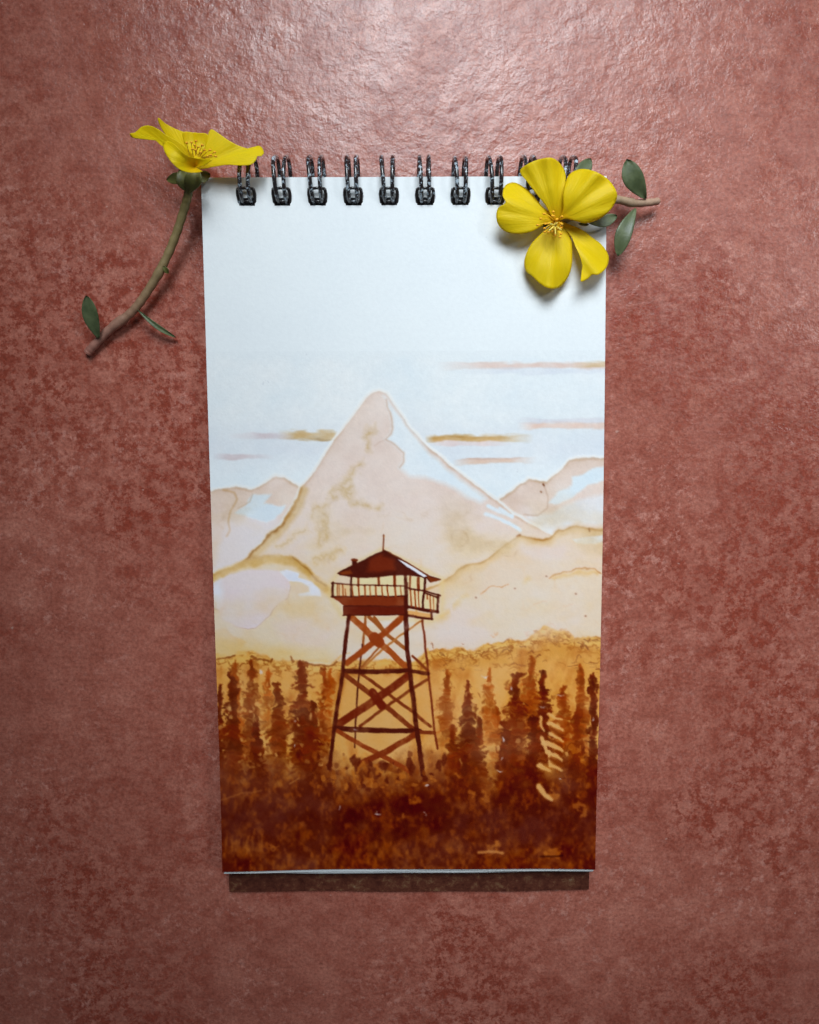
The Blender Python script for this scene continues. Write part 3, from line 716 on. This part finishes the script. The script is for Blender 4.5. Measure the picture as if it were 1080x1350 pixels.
# twin-wire binding: ten double loops through the holes
def wire_loop(i):
    uc = RING_U[i]; mb = MB(); rr = R_.uniform; lean = rr(-.0005, .0005)
    yh = at(uc, 266, ZP).y; yfar = at(uc, 205 + rr(-1, 1), .006).y
    xc = at(uc, 266, ZP).x; r = .00052
    top = at(uc, 205, .006).x
    for sg in (-1, 1):
        x0 = xc + sg * (.00098 + rr(-.0001, .0001)); x1 = xc + sg * (.00128 + rr(-.00015, .00015)) + rr(-.0002, .0002) + lean
        pts = [(x0, yh, .0030), (x0, yh, ZP - .001), (x0, yh + .0004, ZP + .0012), (x0 * .8 + x1 * .2, yh + .0022, ZP + .0031), (x0 * .5 + x1 * .5, yh + .0052, ZP + .0040)]
        pts += [(x1, yh + (yfar - yh) * .78, ZP + .0028), (x1, yfar - .0008, ZP + .0004), (x1, yfar, ZP - .0024), (x1, yfar - .0014, .0016), (x1, yh + (yfar - yh) * .55, .0006), (x0, yh + .0016, .0006), (x0, yh, .0012)]
        mb.tube(spline(pts, 7, True), r, 10, True)
    # closed tip that nests in the hole, cross bar and flared shoulders of the mating loop
    y1, y2, y3 = at(uc, 251.5, ZP).y, at(uc, 262, ZP).y, at(uc, 268.5, ZP).y
    zz = ZP + .0004
    mb.tube(spline([(xc - .0019, y1, zz + .0010), (xc - .0021, (y1 + y2) / 2, zz + .0003), (xc - .0020, y2, zz - .0002), (xc - .0019, y3, zz - .0009), (xc - .0014, y3 - .0004, zz - .0012), (xc + .0014, y3 - .0004, zz - .0012), (xc + .0019, y3, zz - .0009), (xc + .0020, y2, zz - .0002), (xc + .0021, (y1 + y2) / 2, zz + .0003), (xc + .0019, y1, zz + .0010)], 6), .00042, 8, m=1)
    mb.tube([(xc - .0020, y1, zz + .0009), (xc, y1 + .0001, zz + .0012), (xc + .0020, y1, zz + .0009)], .00036, 8, m=1)
    mb.tube([(xc - .0017, y3 + .0008, zz - .0013), (xc + .0017, y3 + .0008, zz - .0013)], .00062, 8, m=1)
    mb.tube([(xc - .0017, y3 + .0002, zz - .0024), (xc + .0017, y3 + .0002, zz - .0024)], .0010, 8, m=1)  # thick black bars added to fill the hole, standing in for its shade
    mb.build('wire_loop', [WIRE, TIP], pad)
for i in range(len(RING_U)): wire_loop(i)

# ================================================================ the two yellow flowers
def petal(parent, outline, base, zf, seed, thick=.0001, cen=None, ruffle=.0008, mat=None):
    """a curved petal: sketch outline, base point, height function zf(d, w) with d along and w across (0..1)"""
    O = [Vector((p[0], p[1], 0)) for p in outline]
    O = spline(O, 5, True); n = len(O)
    c = Vector((*cen, 0)) if cen else sum(O, Vector()) / n
    b = Vector((*base, 0)); L = max((p - b).length for p in O)
    ax = (c - b).normalized(); sd = Vector((-ax.y, ax.x, 0))
    Wd = max(abs((p - b).dot(sd)) for p in O)
    rr = random.Random(seed); ph = [rr.uniform(0, 6.28) for _ in range(4)]
    T = 12; V, Fc, UV = [], [], []
    def put(p):
        q = p - b; d = q.length / L; wv = q.dot(sd) / Wd
        an = math.atan2(q.dot(sd), max(q.dot(ax), 1e-3))
        z = zf(d, wv) + ruffle * d * d * (math.sin(an * 9 + ph[0]) + .6 * math.sin(an * 17 + ph[1]) + .4 * math.sin(d * 9 + ph[2]))
        V.append(at(p.x, p.y, z)); UV.append((an / 3 + .5, d))
    put(c)
    for t in range(1, T + 1):
        for p in O: put(c.lerp(p, t / T))
    for j in range(n):
        Fc.append([0, 1 + (j + 1) % n, 1 + j])
        for t in range(T - 1):
            s = 1 + t * n; Fc.append([s + j, s + (j + 1) % n, s + n + (j + 1) % n, s + n + j])
    me = mesh('petal', V, Fc)
    ul = me.uv_layers.new(name='UVMap')
    for lp in me.loops: ul.data[lp.index].uv = UV[lp.vertex_index]
    me.flip_normals() if me.polygons[1].normal.z < 0 else None
    o = link('petal', me, mat or PETAL, parent)
    so = o.modifiers.new('thickness', 'SOLIDIFY'); so.thickness = thick; so.offset = 0
    return o

def leaf(parent, tip, base, width, z0, z1, curl=.0012, name='leaf', mat=None, thick=.0006, bend=0.):
    """a fleshy spoon-shaped leaf between two sketch points"""
    A, B_ = Vector((*base, 0)), Vector((*tip, 0)); d = B_ - A; sd = Vector((-d.y, d.x, 0)).normalized()
    n, m = 18, 14; mb = MB(); V, Fc = [], []
    for i in range(n + 1):
        t = i / n; wdt = width * (max(1e-3, math.sin(math.pi * min(1, t ** 1.25)) ** .7) * .94 + .10 * (1 - t)) * .5
        c = A + d * t + sd * bend * math.sin(math.pi * t)
        th = thick * (.35 + .65 * math.sin(math.pi * min(1, .12 + t * .88)) ** .6) if t < 1 else thick * .1
        for j in range(m):
            an = 2 * math.pi * j / m; s = math.cos(an); p = c + sd * wdt * s
            z = z0 + (z1 - z0) * t + curl * math.sin(math.pi * t) + .0006 * s * s + math.sin(an) * th * (.8 if math.sin(an) > 0 else 1) - (.00012 * (1 - abs(s)) ** 4 if math.sin(an) > 0 else 0)
            V.append(at(p.x, p.y, z))
    for i in range(n):
        for j in range(m): Fc.append([i * m + j, i * m + (j + 1) % m, (i + 1) * m + (j + 1) % m, (i + 1) * m + j])
    Fc += [list(range(m))[::-1], [n * m + j for j in range(m)]]
    bmx = bmesh.new(); vs = [bmx.verts.new(v_) for v_ in V]
    for f_ in Fc: bmx.faces.new([vs[q] for q in f_])
    bmesh.ops.recalc_face_normals(bmx, faces=bmx.faces)
    me = bpy.data.meshes.new(name); bmx.to_mesh(me); bmx.free()
    return link(name, me, mat or LEAF, parent)

def stem(parent, pts, r0, r1, mat=None):
    """pts: sketch u, v and height; thins from r0 to r1"""
    P_ = spline([at(*p) for p in pts], 10); n = len(P_); mb = MB()
    rs = [(r0 + (r1 - r0) * i / (n - 1)) * (1 + .05 * math.sin(i * 1.7) + .22 * math.exp(-((i / n - .72) / .025) ** 2) + .12 * math.exp(-((i / n - .45) / .02) ** 2)) for i in range(n)]; rs[-1] *= .72
    mb.tube(P_, rs, 12)
    me = mesh('stem', mb.v, mb.f); ul = me.uv_layers.new(name='UVMap')
    for lp in me.loops: ul.data[lp.index].uv = (min(1., lp.vertex_index // 12 / (n - 1)), 0)
    return link('stem', me, mat or STEM, parent)

def stamen(parent, a, b, mid=.0006):
    pa, pb = at(*a), at(*b); mb = MB()
    m = (pa + pb) / 2 + Vector((0, 0, mid))
    mb.tube(spline([pa, m, pb], 4), .00009, 6, m=0)
    mb.ball(pb, .00032, 1, (1.25, .85, .8), 6)
    mb.build('stamen', [FILAMENT, ANTHER], parent)

def q2(*p): return [(600 + x / 3.6, 160 + y / 3.6) for x, y in p]
def q1(*p): return [(80 + x / 3.375, 120 + y / 3.375) for x, y in p]
GROUP = 'yellow flowers laid at the head of the pad'

# --- facing flower, over the right corner
fr = empty('cut_flower', at(732, 292, ZP))
tag(fr, 'open five-petalled yellow flower facing up over the pad corner nearest the short leafy stalk', 'flower', GROUP)
c0 = q2((478, 478))[0]
zc = ZP + .0026
petal(fr, q2((470, 470), (430, 400), (390, 350), (345, 290), (308, 238), (340, 205), (395, 181), (455, 172), (497, 198), (524, 248), (522, 320), (515, 405), (500, 460)), c0,
      lambda d, w_: zc + .0040 * d + .0012 * math.sin(3.1 * d) - .0016 * w_ * w_ + .0010, 1)
petal(fr, q2((490, 480), (440, 478), (400, 505), (350, 527), (300, 534), (245, 525), (208, 494), (196, 450), (207, 408), (240, 386), (226, 350), (236, 308), (272, 290), (318, 306), (370, 350), (415, 405), (460, 440)), c0,
      lambda d, w_: zc + .0030 * d + .0014 * math.sin(3 * d) - .0034 * abs(w_ + .05) ** 1.5 * d + .0004, 2, ruffle=.0005)
petal(fr, q2((478, 480), (430, 515), (395, 545), (355, 592), (330, 655), (335, 708), (370, 738), (400, 768), (440, 790), (490, 791), (530, 750), (553, 690), (557, 615), (548, 545), (520, 495)), c0,
      lambda d, w_: zc + .0016 * d + .0010 * math.sin(3.1 * d) - .0018 * w_ * w_, 3)
petal(fr, q2((495, 470), (545, 490), (600, 512), (650, 550), (698, 588), (729, 640), (720, 692), (682, 726), (650, 728), (632, 746), (598, 760), (601, 725), (606, 692), (592, 640), (570, 590), (552, 545), (515, 500)), c0,
      lambda d, w_: zc + .0012 * d + .0010 * math.sin(3 * d) + .0026 * w_ * d, 4)
petal(fr, q2((490, 470), (512, 420), (512, 340), (525, 290), (546, 248), (598, 226), (660, 236), (718, 268), (758, 316), (769, 360), (742, 415), (690, 460), (622, 483), (568, 472), (525, 462)), c0,
      lambda d, w_: zc + .0048 * d + .0020 * math.sin(3 * d) - .0026 * w_ * w_ + .0018, 5)
rs_ = random.Random(11)
for k in range(26):
    an = 2 * math.pi * k / 26 + rs_.uniform(-.2, .2); rad = rs_.uniform(7, 22)
    du, dv = math.cos(an) * rad - 2, math.sin(an) * rad * .9 + 3
    if du > 9: du *= .6
    stamen(fr, (c0[0] + du * .15, c0[1] + dv * .15, zc + .0012), (c0[0] + du, c0[1] + dv, zc + .0042 + rs_.uniform(-.0006, .0012)))
pb = MB()
pb.tube([at(c0[0], c0[1], zc), at(c0[0] - 1, c0[1] + 4, zc + .0052)], .00030, 8)
for k in range(5):
    an = 1.2 * k + .3; pb.tube(spline([at(c0[0] - 1, c0[1] + 4, zc + .005), at(c0[0] - 1 + 4 * math.cos(an), c0[1] + 6 + 4 * math.sin(an), zc + .0064), at(c0[0] - 1 + 9 * math.cos(an), c0[1] + 8 + 8 * math.sin(an), zc + .0066)], 4), .00017, 6)
pb.build('pistil', PISTIL, fr)
stem(fr, [(736, 292, zc - .0008), (760, 282, ZP + .0022), (790, 267, ZP + .0018), (812, 263, .0068), (840, 268, .0048), (869, 265, .0030)], .0011, .00088, PALE_STEM)
leaf(fr, q2((815, 178))[0], q2((905, 368))[0], 29, .0048, .0090, .0012, bend=-3)
leaf(fr, q2((772, 640))[0], q2((858, 412))[0], 22, .0048, .0050, .0016, bend=3)
leaf(fr, q2((645, 174))[0], q2((565, 300))[0], 20, .0110, .0092, .0004)
leaf(fr, q2((772, 447))[0], q2((630, 478))[0], 17, .0088, .0080, .0004, bend=3)
leaf(fr, q2((636, 490))[0], q2((585, 486))[0], 5, .0086, .0080, .0002, name='sepal', mat=SEPAL)
for k, (tu, tv) in enumerate(((716, 300), (748, 302))):
    leaf(fr, (tu, tv), (732, 292), 14, zc - .001, zc - .0002, .0002, name='sepal', mat=SEPAL)

# --- side-on flower at the left corner, its stalk lying on the floor
fl_ = empty('cut_flower', at(200, 330, 0))
tag(fl_, 'side-on yellow flower at the pad corner, its long curved stalk trailing over the floor', 'flower', GROUP)
b1 = q1((595, 335))[0]; zm = .0118
petal(fl_, q1((590, 310), (545, 275), (505, 245), (470, 200), (440, 150), (434, 118), (470, 146), (520, 172), (565, 185), (612, 188), (640, 230), (625, 285)), b1, lambda d, w_: zm - .0040 * math.sin(2.0 * d) - .0004, 21, ruffle=.0004, mat=LIT_PETAL)
petal(fl_, q1((600, 318), (570, 280), (552, 235), (545, 183), (600, 186), (652, 191), (660, 235), (640, 290)), b1, lambda d, w_: zm - .0030 * math.sin(2.2 * d), 22, ruffle=.0003, mat=LIT_PETAL)
petal(fl_, q1((590, 320), (530, 292), (480, 262), (445, 240), (412, 212), (375, 196), (340, 205), (320, 208), (308, 190), (332, 183), (362, 158), (398, 154), (438, 172), (470, 196), (505, 214), (545, 240), (590, 285)), b1, lambda d, w_: zm + .0010 * d + .0016 * math.sin(3.2 * d) + .0022 * w_ * d, 23, cen=q1((470, 225))[0], ruffle=.0003, mat=LIT_PETAL)
petal(fl_, q1((600, 345), (640, 345), (690, 335), (745, 328), (800, 331), (846, 327), (868, 308), (877, 288), (892, 290), (904, 272), (893, 249), (875, 244), (850, 258), (800, 246), (745, 218), (705, 190), (668, 171), (650, 215), (635, 270), (612, 310)), b1, lambda d, w_: zm + .0012 * math.sin(2.8 * d) + .0030 * max(0, w_) * d - .0008, 24, cen=q1((740, 280))[0], ruffle=.0004, mat=LIT_PETAL)
petal(fl_, q1((596, 345), (640, 330), (675, 305), (640, 303), (600, 298), (570, 290), (540, 270), (510, 240), (478, 222), (455, 235), (462, 268), (482, 302), (512, 336), (550, 357), (592, 363), (632, 357)), b1, lambda d, w_: zm + .0030 + .0042 * math.sin(2.6 * d) + .0012 * d, 25, cen=q1((570, 325))[0], ruffle=.0003, mat=LIT_PETAL)
fp = MB()
for k, (x, y, tx, ty) in enumerate(((588, 280, 582, 228), (600, 285, 602, 222), (612, 290, 630, 240), (600, 285, 612, 248), (625, 295, 665, 262), (640, 300, 690, 290), (610, 285, 600, 262), (620, 290, 640, 262), (632, 300, 668, 285), (590, 285, 586, 258), (640, 302, 685, 272), (575, 285, 560, 230), (620, 292, 622, 272), (630, 296, 655, 290), (603, 284, 596, 240))):
    p, q = q1((x, y), (tx, ty))
    stamen(fl_, (p[0], p[1], zm + .0020), (q[0], q[1], zm + .0036 + .0012 * rs_.random()), .0002)
leaf(fl_, q1((470, 395))[0], q1((575, 385))[0], 16, zm - .0030, zm - .0066, .0004, name='sepal', mat=SEPAL, bend=1)
leaf(fl_, q1((668, 372))[0], q1((590, 385))[0], 16, zm - .0030, zm - .0042, .0004, name='sepal', mat=SEPAL, bend=1)
leaf(fl_, q1((608, 345))[0], q1((566, 455))[0], 24, zm - .0022, zm + .0006, .0010, name='sepal', mat=SEPAL)
leaf(fl_, q1((530, 350))[0], q1((566, 450))[0], 20, zm - .0026, zm - .0010, .0010, name='sepal', mat=SEPAL)
stem(fl_, [(252, 236, zm - .0012), (249, 252, zm - .0026), (243, 275, .0075), (230, 315, .0058), (212, 355, .0046), (190, 391, .0036), (172, 413, .0028), (145, 434, .0022), (122, 458, .0014), (115, 466, .0012)], .00098, .00112)
leaf(fl_, q1((112, 908))[0], q1((170, 1100))[0], 21, .0030, .0075, .0006, bend=-2)
leaf(fl_, q1((516, 1098))[0], q1((342, 972))[0], 7, .0036, .0010, .0010, bend=3, thick=.0005)
leaf(fl_, q1((480, 812))[0], q1((455, 778))[0], 7, .0052, .0040, .0002, name='bract', mat=SEPAL)
